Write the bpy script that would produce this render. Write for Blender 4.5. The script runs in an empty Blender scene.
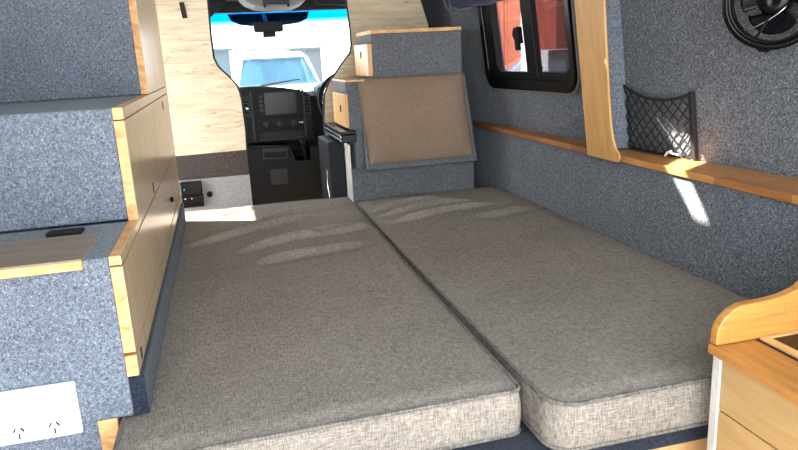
import bpy, bmesh, math, random
from math import sin, cos, pi, radians
from mathutils import Vector, Matrix, noise
random.seed(4)
C = bpy.context.scene.collection
ZC = 1.2            # height of the eye point above the van floor; shapes below are given relative to it

# ------------------------------------------------------------------ materials
def srgb(r, g, b):
    f = lambda c: (c/255/12.92) if c/255 <= .04045 else ((c/255+.055)/1.055)**2.4
    return (f(r), f(g), f(b), 1)
def new(name):
    m = bpy.data.materials.new(name); m.use_nodes = True
    nt = m.node_tree; b = nt.nodes['Principled BSDF']
    return m, nt, b
def N(nt, t, **kw):
    n = nt.nodes.new(t)
    for k, v in kw.items():
        if k in n.inputs: n.inputs[k].default_value = v
        else: setattr(n, k, v)
    return n
def ramp(nt, fac, stops):
    r = nt.nodes.new('ShaderNodeValToRGB'); e = r.color_ramp.elements
    while len(e) < len(stops): e.new(.5)
    for i, (p, c) in enumerate(stops): e[i].position = p; e[i].color = c
    nt.links.new(fac, r.inputs[0]); return r.outputs[0]
def coords(nt, scale=(1, 1, 1), rot=(0, 0, 0)):
    tc = nt.nodes.new('ShaderNodeTexCoord'); mp = nt.nodes.new('ShaderNodeMapping')
    mp.inputs['Scale'].default_value = scale; mp.inputs['Rotation'].default_value = rot
    nt.links.new(tc.outputs['Object'], mp.inputs[0]); return mp.outputs[0]
def plain(name, c, rough=.5, metal=0, spec=.5, bump=0, bscale=60):
    m, nt, b = new(name)
    n = N(nt, 'ShaderNodeTexNoise', Scale=bscale, Detail=3.0)
    nt.links.new(coords(nt), n.inputs['Vector'])
    d = tuple(x*.92 for x in c[:3])+(1,); e = tuple(min(1, x*1.06) for x in c[:3])+(1,)
    nt.links.new(ramp(nt, n.outputs[0], [(.3, d), (.7, e)]), b.inputs['Base Color'])
    b.inputs['Roughness'].default_value = rough; b.inputs['Metallic'].default_value = metal
    b.inputs['Specular IOR Level'].default_value = spec
    if bump:
        bp = N(nt, 'ShaderNodeBump', Strength=bump, Distance=.002)
        nt.links.new(n.outputs[0], bp.inputs['Height']); nt.links.new(bp.outputs[0], b.inputs['Normal'])
    return m
def felt(name, dark, mid, light, s=230):
    m, nt, b = new(name); co = coords(nt)
    n = N(nt, 'ShaderNodeTexNoise', Scale=float(s), Detail=4.0, Roughness=.75, Distortion=1.2)
    n2 = N(nt, 'ShaderNodeTexNoise', Scale=9.0, Detail=2.0)
    nt.links.new(co, n.inputs['Vector']); nt.links.new(co, n2.inputs['Vector'])
    c = ramp(nt, n.outputs[0], [(.36, dark), (.5, mid), (.66, light)])
    mx = N(nt, 'ShaderNodeMix', data_type='RGBA', blend_type='MULTIPLY'); mx.inputs[0].default_value = .5
    nt.links.new(c, mx.inputs[6]); nt.links.new(ramp(nt, n2.outputs[0], [(.3, (.75, .75, .75, 1)), (.7, (1, 1, 1, 1))]), mx.inputs[7])
    nt.links.new(mx.outputs[2], b.inputs['Base Color'])
    b.inputs['Roughness'].default_value = 1; b.inputs['Specular IOR Level'].default_value = .1
    b.inputs['Sheen Weight'].default_value = .15
    bp = N(nt, 'ShaderNodeBump', Strength=.6, Distance=.002)
    nt.links.new(n.outputs[0], bp.inputs['Height']); nt.links.new(bp.outputs[0], b.inputs['Normal'])
    return m
def weave(name, dark, light, s=1.0):
    m, nt, b = new(name)
    a = N(nt, 'ShaderNodeTexNoise', Scale=1.0, Detail=3.0, Roughness=.7); nt.links.new(coords(nt, (45*s, 420*s, 420*s)), a.inputs['Vector'])
    c = N(nt, 'ShaderNodeTexNoise', Scale=1.0, Detail=3.0, Roughness=.7); nt.links.new(coords(nt, (420*s, 45*s, 45*s)), c.inputs['Vector'])
    big = N(nt, 'ShaderNodeTexNoise', Scale=5.0, Detail=2.0); nt.links.new(coords(nt), big.inputs['Vector'])
    ad = N(nt, 'ShaderNodeMath', operation='ADD'); nt.links.new(a.outputs[0], ad.inputs[0]); nt.links.new(c.outputs[0], ad.inputs[1])
    hf = N(nt, 'ShaderNodeMath', operation='MULTIPLY'); nt.links.new(ad.outputs[0], hf.inputs[0]); hf.inputs[1].default_value = .5
    col = ramp(nt, hf.outputs[0], [(.38, dark), (.62, light)])
    mx = N(nt, 'ShaderNodeMix', data_type='RGBA', blend_type='MULTIPLY'); mx.inputs[0].default_value = 1
    nt.links.new(col, mx.inputs[6]); nt.links.new(ramp(nt, big.outputs[0], [(.3, (.84, .84, .85, 1)), (.7, (1, 1, 1, 1))]), mx.inputs[7])
    nt.links.new(mx.outputs[2], b.inputs['Base Color'])
    b.inputs['Roughness'].default_value = .95; b.inputs['Specular IOR Level'].default_value = .15
    bp = N(nt, 'ShaderNodeBump', Strength=.5, Distance=.0015)
    nt.links.new(hf.outputs[0], bp.inputs['Height']); nt.links.new(bp.outputs[0], b.inputs['Normal'])
    return m
def wood(name, dark, light, scale=(8, 1, 8), rough=.4, cracks=None, det=4.0, k=6.0):
    m, nt, b = new(name)
    n = N(nt, 'ShaderNodeTexNoise', Scale=k, Detail=det, Roughness=.6, Distortion=.6)
    nt.links.new(coords(nt, scale), n.inputs['Vector'])
    col = ramp(nt, n.outputs[0], [(.32, dark), (.66, light)])
    if cracks:
        w = N(nt, 'ShaderNodeTexNoise', Scale=2.2, Detail=5.0, Roughness=.55, Distortion=1.5)
        nt.links.new(coords(nt, (scale[0]*.6, scale[1], scale[2]*.8)), w.inputs['Vector'])
        f = ramp(nt, w.outputs[0], [(.485, (1, 1, 1, 1)), (.5, cracks), (.515, (1, 1, 1, 1))])
        mx = N(nt, 'ShaderNodeMix', data_type='RGBA', blend_type='MULTIPLY'); mx.inputs[0].default_value = 1
        nt.links.new(col, mx.inputs[6]); nt.links.new(f, mx.inputs[7]); col = mx.outputs[2]
    nt.links.new(col, b.inputs['Base Color']); b.inputs['Roughness'].default_value = rough
    b.inputs['Specular IOR Level'].default_value = .35
    return m
def blocks(name, c1, c2, dark, bw=.3, bh=.045, axes='yx', rough=.3):
    m, nt, b = new(name)
    tc = nt.nodes.new('ShaderNodeTexCoord'); sp = nt.nodes.new('ShaderNodeSeparateXYZ'); cb = nt.nodes.new('ShaderNodeCombineXYZ')
    nt.links.new(tc.outputs['Object'], sp.inputs[0])
    nt.links.new(sp.outputs['xyz'.index(axes[0])], cb.inputs[0]); nt.links.new(sp.outputs['xyz'.index(axes[1])], cb.inputs[1])
    br = N(nt, 'ShaderNodeTexBrick', Scale=1.0); br.inputs['Brick Width'].default_value = bw; br.inputs['Row Height'].default_value = bh
    br.inputs['Mortar Size'].default_value = .0004; br.inputs['Color1'].default_value = c1; br.inputs['Color2'].default_value = c2
    br.inputs['Mortar'].default_value = dark; br.offset = .37; nt.links.new(cb.outputs[0], br.inputs['Vector'])
    n = N(nt, 'ShaderNodeTexNoise', Scale=7.0, Detail=4.0)
    s = [18, 18, 18]; s['xyz'.index(axes[0])] = 1.5
    nt.links.new(coords(nt, tuple(s)), n.inputs['Vector'])
    mx = N(nt, 'ShaderNodeMix', data_type='RGBA', blend_type='MULTIPLY'); mx.inputs[0].default_value = 1
    nt.links.new(br.outputs[0], mx.inputs[6]); nt.links.new(ramp(nt, n.outputs[0], [(.35, (.78, .72, .66, 1)), (.65, (1, 1, 1, 1))]), mx.inputs[7])
    nt.links.new(mx.outputs[2], b.inputs['Base Color']); b.inputs['Roughness'].default_value = rough
    return m
def glass(name, tint=(1, 1, 1, 1), gloss=.06):
    m, nt, b = new(name); nt.nodes.remove(b)
    t = N(nt, 'ShaderNodeBsdfTransparent', Color=tint); g = N(nt, 'ShaderNodeBsdfGlossy', Roughness=.02)
    lw = N(nt, 'ShaderNodeFresnel', IOR=1.45); ml = N(nt, 'ShaderNodeMath', operation='MULTIPLY'); ml.inputs[1].default_value = gloss*10
    nt.links.new(lw.outputs[0], ml.inputs[0])
    mx = nt.nodes.new('ShaderNodeMixShader'); nt.links.new(ml.outputs[0], mx.inputs[0])
    nt.links.new(t.outputs[0], mx.inputs[1]); nt.links.new(g.outputs[0], mx.inputs[2])
    nt.links.new(mx.outputs[0], nt.nodes['Material Output'].inputs[0]); return m

M = {}
M['felt'] = felt('grey_felt_sky_tint', srgb(74, 79, 88), srgb(112, 119, 130), srgb(166, 173, 185), 250)  # grey carpet colour pushed bluer in place of rear sky light
M['felt_box'] = felt('box_felt', srgb(66, 67, 70), srgb(102, 103, 107), srgb(154, 155, 158), 250)
M['felt_wall'] = felt('wall_felt', srgb(54, 57, 63), srgb(100, 104, 110), srgb(172, 175, 180), 210)
M['felt_navy'] = felt('navy_felt', srgb(24, 27, 34), srgb(38, 43, 54), srgb(62, 70, 86))
M['felt_brown'] = felt('brown_felt', srgb(52, 46, 43), srgb(76, 68, 64), srgb(104, 95, 90), 200)
M['tweed'] = felt('grey_tweed', srgb(120, 116, 116), srgb(158, 153, 152), srgb(190, 186, 184), 260)
M['fabric'] = weave('taupe_weave', srgb(104, 95, 86), srgb(178, 166, 152), 1.35)
M['fabric_brown'] = weave('brown_weave', srgb(128, 106, 88), srgb(162, 138, 116), 1.6)
M['piping'] = weave('piping_weave', srgb(78, 72, 66), srgb(150, 142, 132))
M['ply_face'] = wood('pale_birch_face', srgb(188, 162, 126), srgb(202, 177, 141), (7, 7, 1.0), .22)
M['ply_edge'] = wood('orange_ply_edge', srgb(196, 138, 82), srgb(240, 190, 130), (3, 3, 6), .5)
M['ply_warm'] = wood('warm_birch', srgb(204, 156, 98), srgb(226, 180, 122), (8, 8, 1), .35)
M['ply_white'] = wood('pale_panel_edge', srgb(196, 188, 180), srgb(220, 214, 206), (3, 3, 3), .5)
M['flap'] = wood('taupe_flap', srgb(132, 114, 94), srgb(158, 138, 116), (1.2, 9, 9), .35)
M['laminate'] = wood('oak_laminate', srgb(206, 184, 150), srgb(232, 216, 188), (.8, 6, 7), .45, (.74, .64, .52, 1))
M['laminate_shaded'] = wood('oak_laminate_shaded_copy', srgb(176, 158, 130), srgb(206, 190, 160), (.8, 6, 7), .45, (.7, .6, .5, 1))  # darker copy of the laminate, shade mixed into its colour
M['rail'] = blocks('rubberwood_rail', srgb(222, 156, 86), srgb(146, 88, 46), srgb(120, 74, 40), .24, .5, 'yx', .35)
M['pillar'] = wood('pine_pillar', srgb(206, 152, 88), srgb(226, 176, 110), (6, 6, .8), .4)
M['bench'] = blocks('rubberwood_bench', srgb(200, 138, 70), srgb(184, 120, 56), srgb(158, 102, 50), .34, .045, 'yx', .28)
M['bench_end'] = blocks('rubberwood_end_board', srgb(212, 150, 76), srgb(200, 134, 64), srgb(176, 114, 56), .3, .04, 'xz', .3)
M['kit_face'] = wood('maple_drawer_face', srgb(182, 144, 92), srgb(196, 160, 108), (7, 1, 7), .3)
M['white_pl'] = plain('white_plastic', srgb(238, 240, 242), .35)
M['black'] = plain('black_plastic', (.004, .004, .005, 1), .5, spec=.2, bump=.2)
M['black_gloss'] = plain('black_gloss', (.003, .003, .004, 1), .25, spec=.3)
M['rubber'] = plain('black_elastic', (.012, .012, .013, 1), .75)
M['dash'] = plain('dash_plastic', (.0035, .004, .005, 1), .6, spec=.3, bump=.3, bscale=300)
M['dash_mid'] = plain('dash_trim', (.022, .025, .029, 1), .5, spec=.35)
M['green'] = plain('green_plastic', (.05, .7, .25, 1), .4)
M['screen'] = plain('screen_glass', (.008, .009, .011, 1), .3, spec=.3)
M['grey_pl'] = plain('grey_plastic', srgb(120, 120, 118), .6)
M['chrome'] = plain('brushed_metal', (.7, .7, .72, 1), .22, 1)
M['slot'] = plain('dark_slot', (.02, .015, .012, 1), .8)
M['blue'] = felt('blue_cloth', srgb(10, 16, 52), srgb(16, 24, 74), srgb(28, 38, 96), 120)
M['blue_trim'] = plain('cloth_binding', srgb(96, 94, 110), .8)
M['lining'] = plain('ceiling_lining', srgb(176, 176, 174), .9)
M['van_white'] = plain('white_paint', srgb(236, 238, 240), .3)
M['floor'] = wood('van_floor_board', srgb(150, 124, 92), srgb(184, 156, 120), (1, 6, 6), .5)
M['cont'] = plain('orange_container_paint', srgb(232, 122, 76), .6, bscale=3)
M['cont_dark'] = plain('red_container_paint', srgb(150, 70, 56), .6, bscale=3)
M['cont_pale'] = plain('pale_blue_paint', srgb(190, 205, 224), .6, bscale=3)
M['concrete'] = plain('ground_concrete', srgb(176, 174, 170), .9, bump=.4, bscale=8)
M['bldg'] = plain('white_building', srgb(232, 234, 236), .8, bscale=2)
M['fence'] = plain('grey_fence', srgb(70, 84, 90), .8)
M['car_blue'] = plain('blue_grey_paint', srgb(70, 84, 100), .3)
M['car_glass'] = glass('car_glass', (.45, .62, .68, 1), .08)
M['seatgrey'] = plain('car_interior', srgb(120, 160, 172), .9)
M['glass'] = glass('clear_glass', (.95, .97, .97, 1), .05)
M['side_glass'] = glass('side_glass', (.62, .60, .60, 1), .05)
M['tint'] = glass('tinted_glass', (.42, .40, .40, 1), .07)
M['band'] = glass('blue_sun_band', (.02, .50, .82, 1), .05)
M['band2'] = glass('teal_sun_band', (.10, .085, .075, 1), .03)

# ------------------------------------------------------------------ geometry helpers
class MB:
    def __init__(s): s.v = []; s.f = []
    def add(s, vs, fs):
        o = len(s.v); s.v += [Vector(p) for p in vs]; s.f += [tuple(i+o for i in f) for f in fs]; return s
    def box(s, x0, x1, y0, y1, z0, z1):
        return s.add([(x0,y0,z0),(x1,y0,z0),(x1,y1,z0),(x0,y1,z0),(x0,y0,z1),(x1,y0,z1),(x1,y1,z1),(x0,y1,z1)],
                     [(0,3,2,1),(4,5,6,7),(0,1,5,4),(1,2,6,5),(2,3,7,6),(3,0,4,7)])
    def hexa(s, b, t):      # bottom quad, top quad, same order
        return s.add(list(b)+list(t), [(0,3,2,1),(4,5,6,7),(0,1,5,4),(1,2,6,5),(2,3,7,6),(3,0,4,7)])
    def prism(s, poly, ext):
        n = len(poly); e = Vector(ext)
        p = [Vector(q) for q in poly]
        return s.add(p+[q+e for q in p], [tuple(range(n))[::-1], tuple(range(n, 2*n))]+[(i,(i+1)%n,n+(i+1)%n,n+i) for i in range(n)])
    def ring(s, outer, inner, ext):     # frame between two outlines with the same number of points
        n = len(outer); e = Vector(ext); o = [Vector(q) for q in outer]; i_ = [Vector(q) for q in inner]
        vs = o+i_+[q+e for q in o]+[q+e for q in i_]; fs = []
        for a in range(n):
            b = (a+1) % n
            fs += [(a,b,n+b,n+a), (2*n+a,3*n+a,3*n+b,2*n+b), (a,2*n+a,2*n+b,b), (n+a,n+b,3*n+b,3*n+a)]
        return s.add(vs, fs)
    def tube(s, path, r, n=8, closed=False, r2=None):
        P = [Vector(p) for p in path]; L = len(P); vs = []; up = None
        for i in range(L):
            a = P[(i-1) % L] if (closed or i) else P[0]; b = P[(i+1) % L] if (closed or i < L-1) else P[-1]
            t = (b-a).normalized()
            if up is None: up = t.orthogonal().normalized()
            up = (up-t*up.dot(t)).normalized(); w = t.cross(up)
            rr = r if r2 is None else r+(r2-r)*i/(L-1)
            for k in range(n): vs.append(P[i]+(up*cos(2*pi*k/n)+w*sin(2*pi*k/n))*rr)
        fs = []
        for i in range(L if closed else L-1):
            j = (i+1) % L
            for k in range(n): fs.append((i*n+k, i*n+(k+1)%n, j*n+(k+1)%n, j*n+k))
        if not closed: fs += [tuple(range(n))[::-1], tuple(range((L-1)*n, L*n))]
        return s.add(vs, fs)
    def cyl(s, a, b, r, n=24, r2=None): return s.tube([a, b], r, n, r2=r2)
    def lathe(s, prof, c, axis='z', n=32):
        c = Vector(c); vs = []
        for r, h in prof:
            for k in range(n):
                a, b = r*cos(2*pi*k/n), r*sin(2*pi*k/n)
                vs.append(c+Vector({'z':(a,b,h),'y':(a,h,b),'x':(h,a,b)}[axis]))
        fs = [(i*n+k, i*n+(k+1)%n, (i+1)*n+(k+1)%n, (i+1)*n+k) for i in range(len(prof)-1) for k in range(n)]
        fs += [tuple(range(n)), tuple(range((len(prof)-1)*n, len(prof)*n))]
        return s.add(vs, fs)
def obj(name, mb, mat, parent=None, base=None, bevel=0, smooth=False, seg=2):
    me = bpy.data.meshes.new(name)
    if base is None:
        if parent is not None: base = parent['_b'] if '_b' in parent else (0, 0, 0)
        else:
            base = [sum(v[i] for v in mb.v)/len(mb.v) for i in range(3)]; base[2] = min(v.z for v in mb.v)
    B = Vector(base)
    me.from_pydata([v-B for v in mb.v], [], mb.f); me.update()
    bm = bmesh.new(); bm.from_mesh(me); bmesh.ops.remove_doubles(bm, verts=bm.verts, dist=1e-5)
    bmesh.ops.recalc_face_normals(bm, faces=bm.faces); bm.to_mesh(me); bm.free()
    o = bpy.data.objects.new(name, me); C.objects.link(o); me.materials.append(mat)
    if parent is not None:
        o.parent = parent; pb = Vector(parent['_b']); o.location = B-pb
    else: o.location = B+Vector((0, 0, ZC))
    o['_b'] = list(B)
    if smooth:
        for p in me.polygons: p.use_smooth = True
    if bevel:
        m = o.modifiers.new('bevel', 'BEVEL'); m.width = bevel; m.segments = seg; m.limit_method = 'ANGLE'; m.angle_limit = radians(40)
        m.harden_normals = False
    return o
def tag(o, label=None, cat=None, group=None, kind=None):
    if label: o['label'] = label
    if cat: o['category'] = cat
    if group: o['group'] = group
    if kind: o['kind'] = kind
    return o
def thing(name, base, label, cat, group=None):
    o = bpy.data.objects.new(name, None); C.objects.link(o); o.empty_display_size = .05
    o.location = Vector(base)+Vector((0, 0, ZC)); o['_b'] = list(base)
    return tag(o, label, cat, group)
def struct(name, mb, mat, label=None, **k):
    o = obj(name, mb, mat, **k); return tag(o, label or name.replace('_', ' '), None, None, 'structure')
def rrect(x0, x1, z0, z1, r, f, n=6):
    """rounded rectangle outline in (a, b), mapped to 3-D by f"""
    pts = []
    for cx, cz, a0 in ((x1-r, z1-r, 0), (x0+r, z1-r, 90), (x0+r, z0+r, 180), (x1-r, z0+r, 270)):
        for i in range(n+1):
            a = radians(a0+90*i/n); pts.append(f(cx+r*cos(a), cz+r*sin(a)))
    return pts

# ------------------------------------------------------------------ van shell
XL, XR, FZ, CZ = -.62, 1.17, -1.2, .72
Y0, YB, YC = -.16, 3.28, 5.0
# floor (living area and cab)
struct('floor', MB().box(XL, 1.34, Y0, YC, FZ-.04, FZ), M['floor'], 'pale timber van floor')
# right wall, lower panel
struct('wall_right', MB().box(XR, XR+.15, Y0, YB, FZ, -.352), M['felt_wall'], 'lower side wall in grey carpet')
# upper right wall leans inward as it rises; it is cut out round the window
WA = Vector((1.2, 3.2, -.33)); WN = Vector((.991, .056, .119)).normalized()
def wx(y, z, off=0): return WA.x-((y-WA.y)*WN.y+(z-WA.z)*WN.z)/WN.x-off
def wp(off=0): return lambda y, z: Vector((wx(y, z, off), y, z))
WY0, WY1, WZ0, WZ1 = 2.20, 2.865, -.145, .42
w = MB()
for (a, b, c, d) in ((Y0, YB, -.345, WZ0), (Y0, YB, WZ1, CZ+.03), (Y0, WY0, WZ0, WZ1), (WY1, YB, WZ0, WZ1)):
    q = [wp()(a, c), wp()(b, c), wp()(b, d), wp()(a, d)]; w.prism(q, (.05, 0, 0))
struct('wall_upper_right', w, M['felt_wall'], 'upper side wall in grey carpet with window')
# carpeted return beside the pillar
rt = MB().hexa([(1.149, 1.92, -.33), (1.262, 1.92, -.33), (1.25, 1.98, -.33), (1.149, 1.98, -.33)],
               [(1.056, 1.92, .5), (1.17, 1.92, .5), (1.16, 1.98, .5), (1.056, 1.98, .5)])
struct('trim_1', rt, M['felt'], 'carpeted body pillar behind the timber board')
def pil(y, z): return Vector((1.139-.115*(z+.33), y, z))
pp = [(1.975, -.352), (1.975, .62), (1.785, .62), (1.822, -.15), (1.822, -.24), (1.817, -.28), (1.805, -.31), (1.79, -.325), (1.79, -.34), (1.80, -.352)]
pb = MB().prism([pil(y, z) for y, z in pp], (.008, 0, 0))
tag(obj('pillar_board', pb, M['pillar'], bevel=.002), 'tall pale timber board standing between the side window and the net pocket', 'wood panel')
# ledge
lg = MB()
lg.prism([(1.1685, Y0, -.3475), (1.1685, 3.2, -.3475), (1.25, 3.2, -.3475), (1.4, Y0, -.3475)], (0, 0, .012))
lt = thing('wall_shelf', (1.2, 1.4, -.352), 'long narrow laminated timber ledge running along the carpeted side wall', 'shelf')
obj('ledge_board', lg, M['rail'], lt)
obj('front_lip', MB().box(1.160, 1.168, Y0, 3.2, -.353, -.334), M['rail'], lt, bevel=.002)
# left wall with unseen sliding-door opening, placed and sized to let the sun beam in
DY0, DY1 = 2.76, 3.26
w = MB(); w.box(XL-.05, XL, Y0, DY0, FZ, CZ); w.box(XL-.05, XL, DY0, DY1, .34, CZ); w.box(XL-.05, XL, DY1, YB+.05, FZ, CZ); w.box(XL-.05, XL, DY0, DY1, FZ, -1.1)
struct('wall_left', w, M['felt_wall'], 'side wall behind the cabinets with an unseen sliding-door opening sized for the sun')
# ceiling with an unseen roof vent added to throw the wall's sun patch
VX0, VX1, VY0, VY1 = .22, .50, 1.78, 2.20
w = MB(); w.box(XL, VX0, Y0, YB, CZ, CZ+.01); w.box(VX1, 1.25, Y0, YB, CZ, CZ+.01); w.box(VX0, VX1, Y0, VY0, CZ, CZ+.01); w.box(VX0, VX1, VY1, YB, CZ, CZ+.01)
struct('ceiling', w, M['lining'], 'pale lined van roof')
vt = MB().ring([(VX0-.03, VY0-.03, CZ-.012), (VX1+.03, VY0-.03, CZ-.012), (VX1+.03, VY1+.03, CZ-.012), (VX0-.03, VY1+.03, CZ-.012)],
               [(VX0, VY0, CZ-.012), (VX1, VY0, CZ-.012), (VX1, VY1, CZ-.012), (VX0, VY1, CZ-.012)], (0, 0, .012))
tag(obj('added_vent_frame', vt, M['white_pl']), 'white frame of an added roof vent out of view, placed to let the sun in', 'vent')
vb = MB().prism([(VX1+.02, 2.005, CZ+.009), (VX1+.02, 1.76, CZ+.009), (VX0-.02, 1.76, CZ+.009), (VX0-.02, 1.80, CZ+.009)], (0, 0, .003)).prism([(VX0-.02, 1.86, CZ+.009), (VX1+.02, 2.12, CZ+.009), (VX1+.02, 2.22, CZ+.009), (VX0-.02, 2.22, CZ+.009)], (0, 0, .003))
tag(obj('vent_sun_mask', vb, M['white_pl']), 'added white sheets over the roof vent that shape the sun patch', 'blind')  # unseen cover sheets added to cut the sunbeam to a slanted patch

# ------------------------------------------------------------------ bulkhead panels
PY = 3.28
lp = [(-.62, .72), (-.012, .345), (-.007, .274), (-.011, .124), (-.009, .023), (.004, -.013), (.022, -.036), (.04, -.055), (.062, -.08), (.08, -.103), (.09, -.135), (.095, -.172), (.099, -.312), (.095, -.405), (-.62, -.412)]
t = thing('bulkhead_panel', (-.3, PY, -1.2), 'pale wood-grain partition panel left of the cab opening, cut in a curve', 'panel')
obj('upper_board', MB().prism([(x, PY, min(z, .34)) for x, z in lp], (0, .016, 0)), M['laminate'], t)
obj('edge_strip', MB().tube([(x+.002, PY+.006, z) for x, z in lp[1:14]], .007, 6), M['slot'], t, smooth=True)
obj('pull_slot', MB().hexa([(-.121, PY-.003, .20), (-.099, PY-.003, .20), (-.099, PY, .20), (-.121, PY, .20)], [(-.128, PY-.003, .268), (-.106, PY-.003, .268), (-.106, PY, .268), (-.128, PY, .268)]), M['slot'], t)
obj('middle_band', MB().box(-.62, .097, PY, PY+.016, -.522, -.409), M['felt_brown'], t)
lb = obj('lower_board', MB().box(-.62, .098, PY-.004, PY+.016, -1.2, -.524), M['tweed'], t)
obj('round_knob', MB().lathe([(.013, 0), (.014, -.006), (.011, -.01)], (-.095, PY-.004, -.6), 'y', 20), M['black'], t, smooth=True)
t = thing('door_latch_box', (-.17, PY, -.66), 'black metal latch box fixed low on the tweed panel by the cabinet end', 'latch')
obj('case', MB().box(-.222, -.125, PY-.03, PY-.004, -.652, -.53), M['black_gloss'], t, bevel=.004)
obj('latch_bar', MB().box(-.222, -.122, PY-.045, PY-.03, -.622, -.592), M['black'], t, bevel=.003)
obj('indicator', MB().lathe([(.004, 0), (.003, -.003)], (-.205, PY-.03, -.565), 'y', 10), M['green'], t)
for x in (-.205, -.175): obj('screw', MB().lathe([(.006, 0), (.004, -.004)], (x, PY-.045, -.605), 'y', 12), M['chrome'], t)
rp = [(.62, .345), (.627, .256), (.637, .12), (.637, .051), (.628, .015), (.609, -.007), (.58, -.04), (.55, -.079), (.515, -.12), (.49, -.174), (.48, -.28), (.475, -.5), (.475, -1.2), (1.02, -1.2), (1.03, 0), (1.019, .133), (.985, .246), (.94, .339)]
t = thing('bulkhead_panel', (.75, PY, -1.2), 'shade-toned wood-grain partition panel behind the stepped carpet box', 'panel')
obj('board', MB().prism([(x, PY, min(z, .34)) for x, z in rp], (0, .016, 0)), M['laminate_shaded'], t)
obj('edge_strip', MB().tube([(x-.002, PY+.006, z) for x, z in rp[0:12]], .006, 6), M['slot'], t, smooth=True)
struct('wall_front', MB().box(.90, 1.3, PY+.05, PY+.1, FZ, CZ), M['dash'], 'dark body pillar beside the cab')

# ------------------------------------------------------------------ left cabinets
FX, CX = -.19, -.208      # face of the doors, side of the carpeted carcass
def slot(parent, y, z, h=.03, wd=.008): return obj('finger_slot', MB().box(FX-.001, FX+.0035, y-wd/2, y+wd/2, z-h/2, z+h/2), M['slot'], parent)
def knob(parent, y, z): return obj('knob', MB().lathe([(.006, 0), (.009, .006), (.007, .012)], (FX, y, z), 'x', 14), M['black'], parent, smooth=True)
YE = 2.73
t = thing('storage_cabinet', (-.4, 1.9, -1.2), 'lowest carpeted cabinet beside the bed, ply doors facing the mattress, power outlet on its end', 'cabinet')
mb = MB().box(XL, CX, 1.17, 1.445, -.598, -.304).box(XL, CX, 1.445, YE, -.598, -.312)
obj('carcass', mb, M['felt'], t, bevel=.004)
obj('plinth', MB().box(XL, -.27, 1.178, YE, -1.2, -.599), M['felt'], t)
obj('support_board', MB().box(-.27, -.237, 1.176, 1.20, -1.2, -.6), M['ply_edge'], t, bevel=.002)
obj('rail_cap', MB().box(CX, FX, 1.168, 1.446, -.319, -.303), M['ply_edge'], t, bevel=.001)
obj('rail_cap_face', MB().box(FX, FX+.002, 1.168, 1.446, -.319, -.304), M['ply_face'], t)
d = obj('door', MB().box(CX, FX, 1.168, YE, -.4775, -.3225), M['ply_edge'], t, bevel=.001)
obj('door_face', MB().box(FX-.001, FX+.002, 1.169, YE, -.477, -.323), M['ply_face'], d)
knob(d, 2.25, -.418)
d = obj('drawer', MB().box(CX, FX, 1.168, YE, -.522, -.4835), M['ply_edge'], t, bevel=.001)
obj('drawer_face', MB().box(FX-.001, FX+.002, 1.169, YE, -.5215, -.484), M['ply_face'], d)
slot(d, 1.222, -.503, .02, .012)
obj('kick_rail', MB().box(CX+.001, -.181, 1.172, YE, -.599, -.523), M['felt_navy'], t, bevel=.003)
f = obj('hinged_flap', MB().box(XL+.01, -.248, 1.16, 1.347, -.303, -.2995), M['flap'], t)
obj('flap_edge', MB().box(XL+.01, -.248, 1.159, 1.347, -.318, -.3031), M['ply_edge'], t, bevel=.001)
obj('flap_hinge', MB().box(-.345, -.282, 1.36, 1.395, -.303, -.296), M['black'], t, bevel=.002)

t = thing('storage_cabinet', (-.4, 2.1, -.304), 'middle carpeted cabinet of the left stack, two tall ply doors and a bare carpet top', 'cabinet')
obj('carcass', MB().box(XL, CX, 1.45, YE, -.302, -.076), M['felt'], t, bevel=.004)
obj('top_rail', MB().box(CX, FX, 1.447, YE, -.099, -.0755), M['ply_edge'], t, bevel=.001)
obj('top_rail_face', MB().box(FX-.001, FX+.002, 1.448, YE, -.0985, -.076), M['ply_face'], t)
for a, b, sy, sz, h in ((1.447, 2.06, 1.80, -.300, .026), (2.064, YE, 2.44, -.13, .026)):
    d = obj('door', MB().box(CX, FX, a, b, -.3185, -.1015), M['ply_edge'], t, bevel=.001)
    obj('door_face', MB().box(FX-.001, FX+.002, a+.001, b-.001, -.318, -.102), M['ply_face'], d)
    slot(d, sy, sz, h)
t = thing('storage_cabinet', (-.4, 2.4, -.076), 'top carpeted cabinet of the left stack reaching the roof', 'cabinet')
obj('carcass', MB().box(XL, CX, 2.02, YE, -.075, .60), M['felt'], t, bevel=.004)
d = obj('door', MB().box(CX, FX, 2.017, YE, -.0735, .60), M['ply_edge'], t, bevel=.001)
obj('door_face', MB().box(FX-.001, FX+.002, 2.018, YE, -.073, .60), M['ply_face'], d)

# power outlet
OY = 1.17
t = thing('power_outlet', (-.36, OY, -.608), 'white double power outlet with switches on the carpeted cabinet end', 'power outlet')
obj('mounting_block', MB().box(-.44, -.292, OY-.008, OY, -.61, -.513), M['white_pl'], t, bevel=.003)
pl = obj('face_plate', MB().box(-.438, -.297, OY-.018, OY-.008, -.606, -.519), M['white_pl'], t, bevel=.004)
for x in (-.386, -.331):
    sk = obj('socket', MB().lathe([(.0185, 0), (.0185, -.002), (.0165, -.0025), (.0165, -.001)], (x, OY-.018, -.583), 'y', 28), M['white_pl'], t)
    for ang, dx, dz, l in ((30, -.006, .004, .0036), (-30, .006, .004, .0036), (0, 0, -.008, .004)):
        a = radians(ang); u = Vector((sin(a), 0, cos(a)))*l*1.2; s_ = Vector((cos(a), 0, -sin(a)))*.0011
        c0 = Vector((x+dx, OY-.0212, -.583+dz))
        obj('pin_hole', MB().prism([c0-u-s_, c0-u+s_, c0+u+s_, c0+u-s_], (0, .0015, 0)), M['slot'], sk)
    obj('rocker_switch', MB().box(x-.0085, x+.0085, OY-.0215, OY-.018, -.553, -.543), M['white_pl'], t, bevel=.001)

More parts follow.
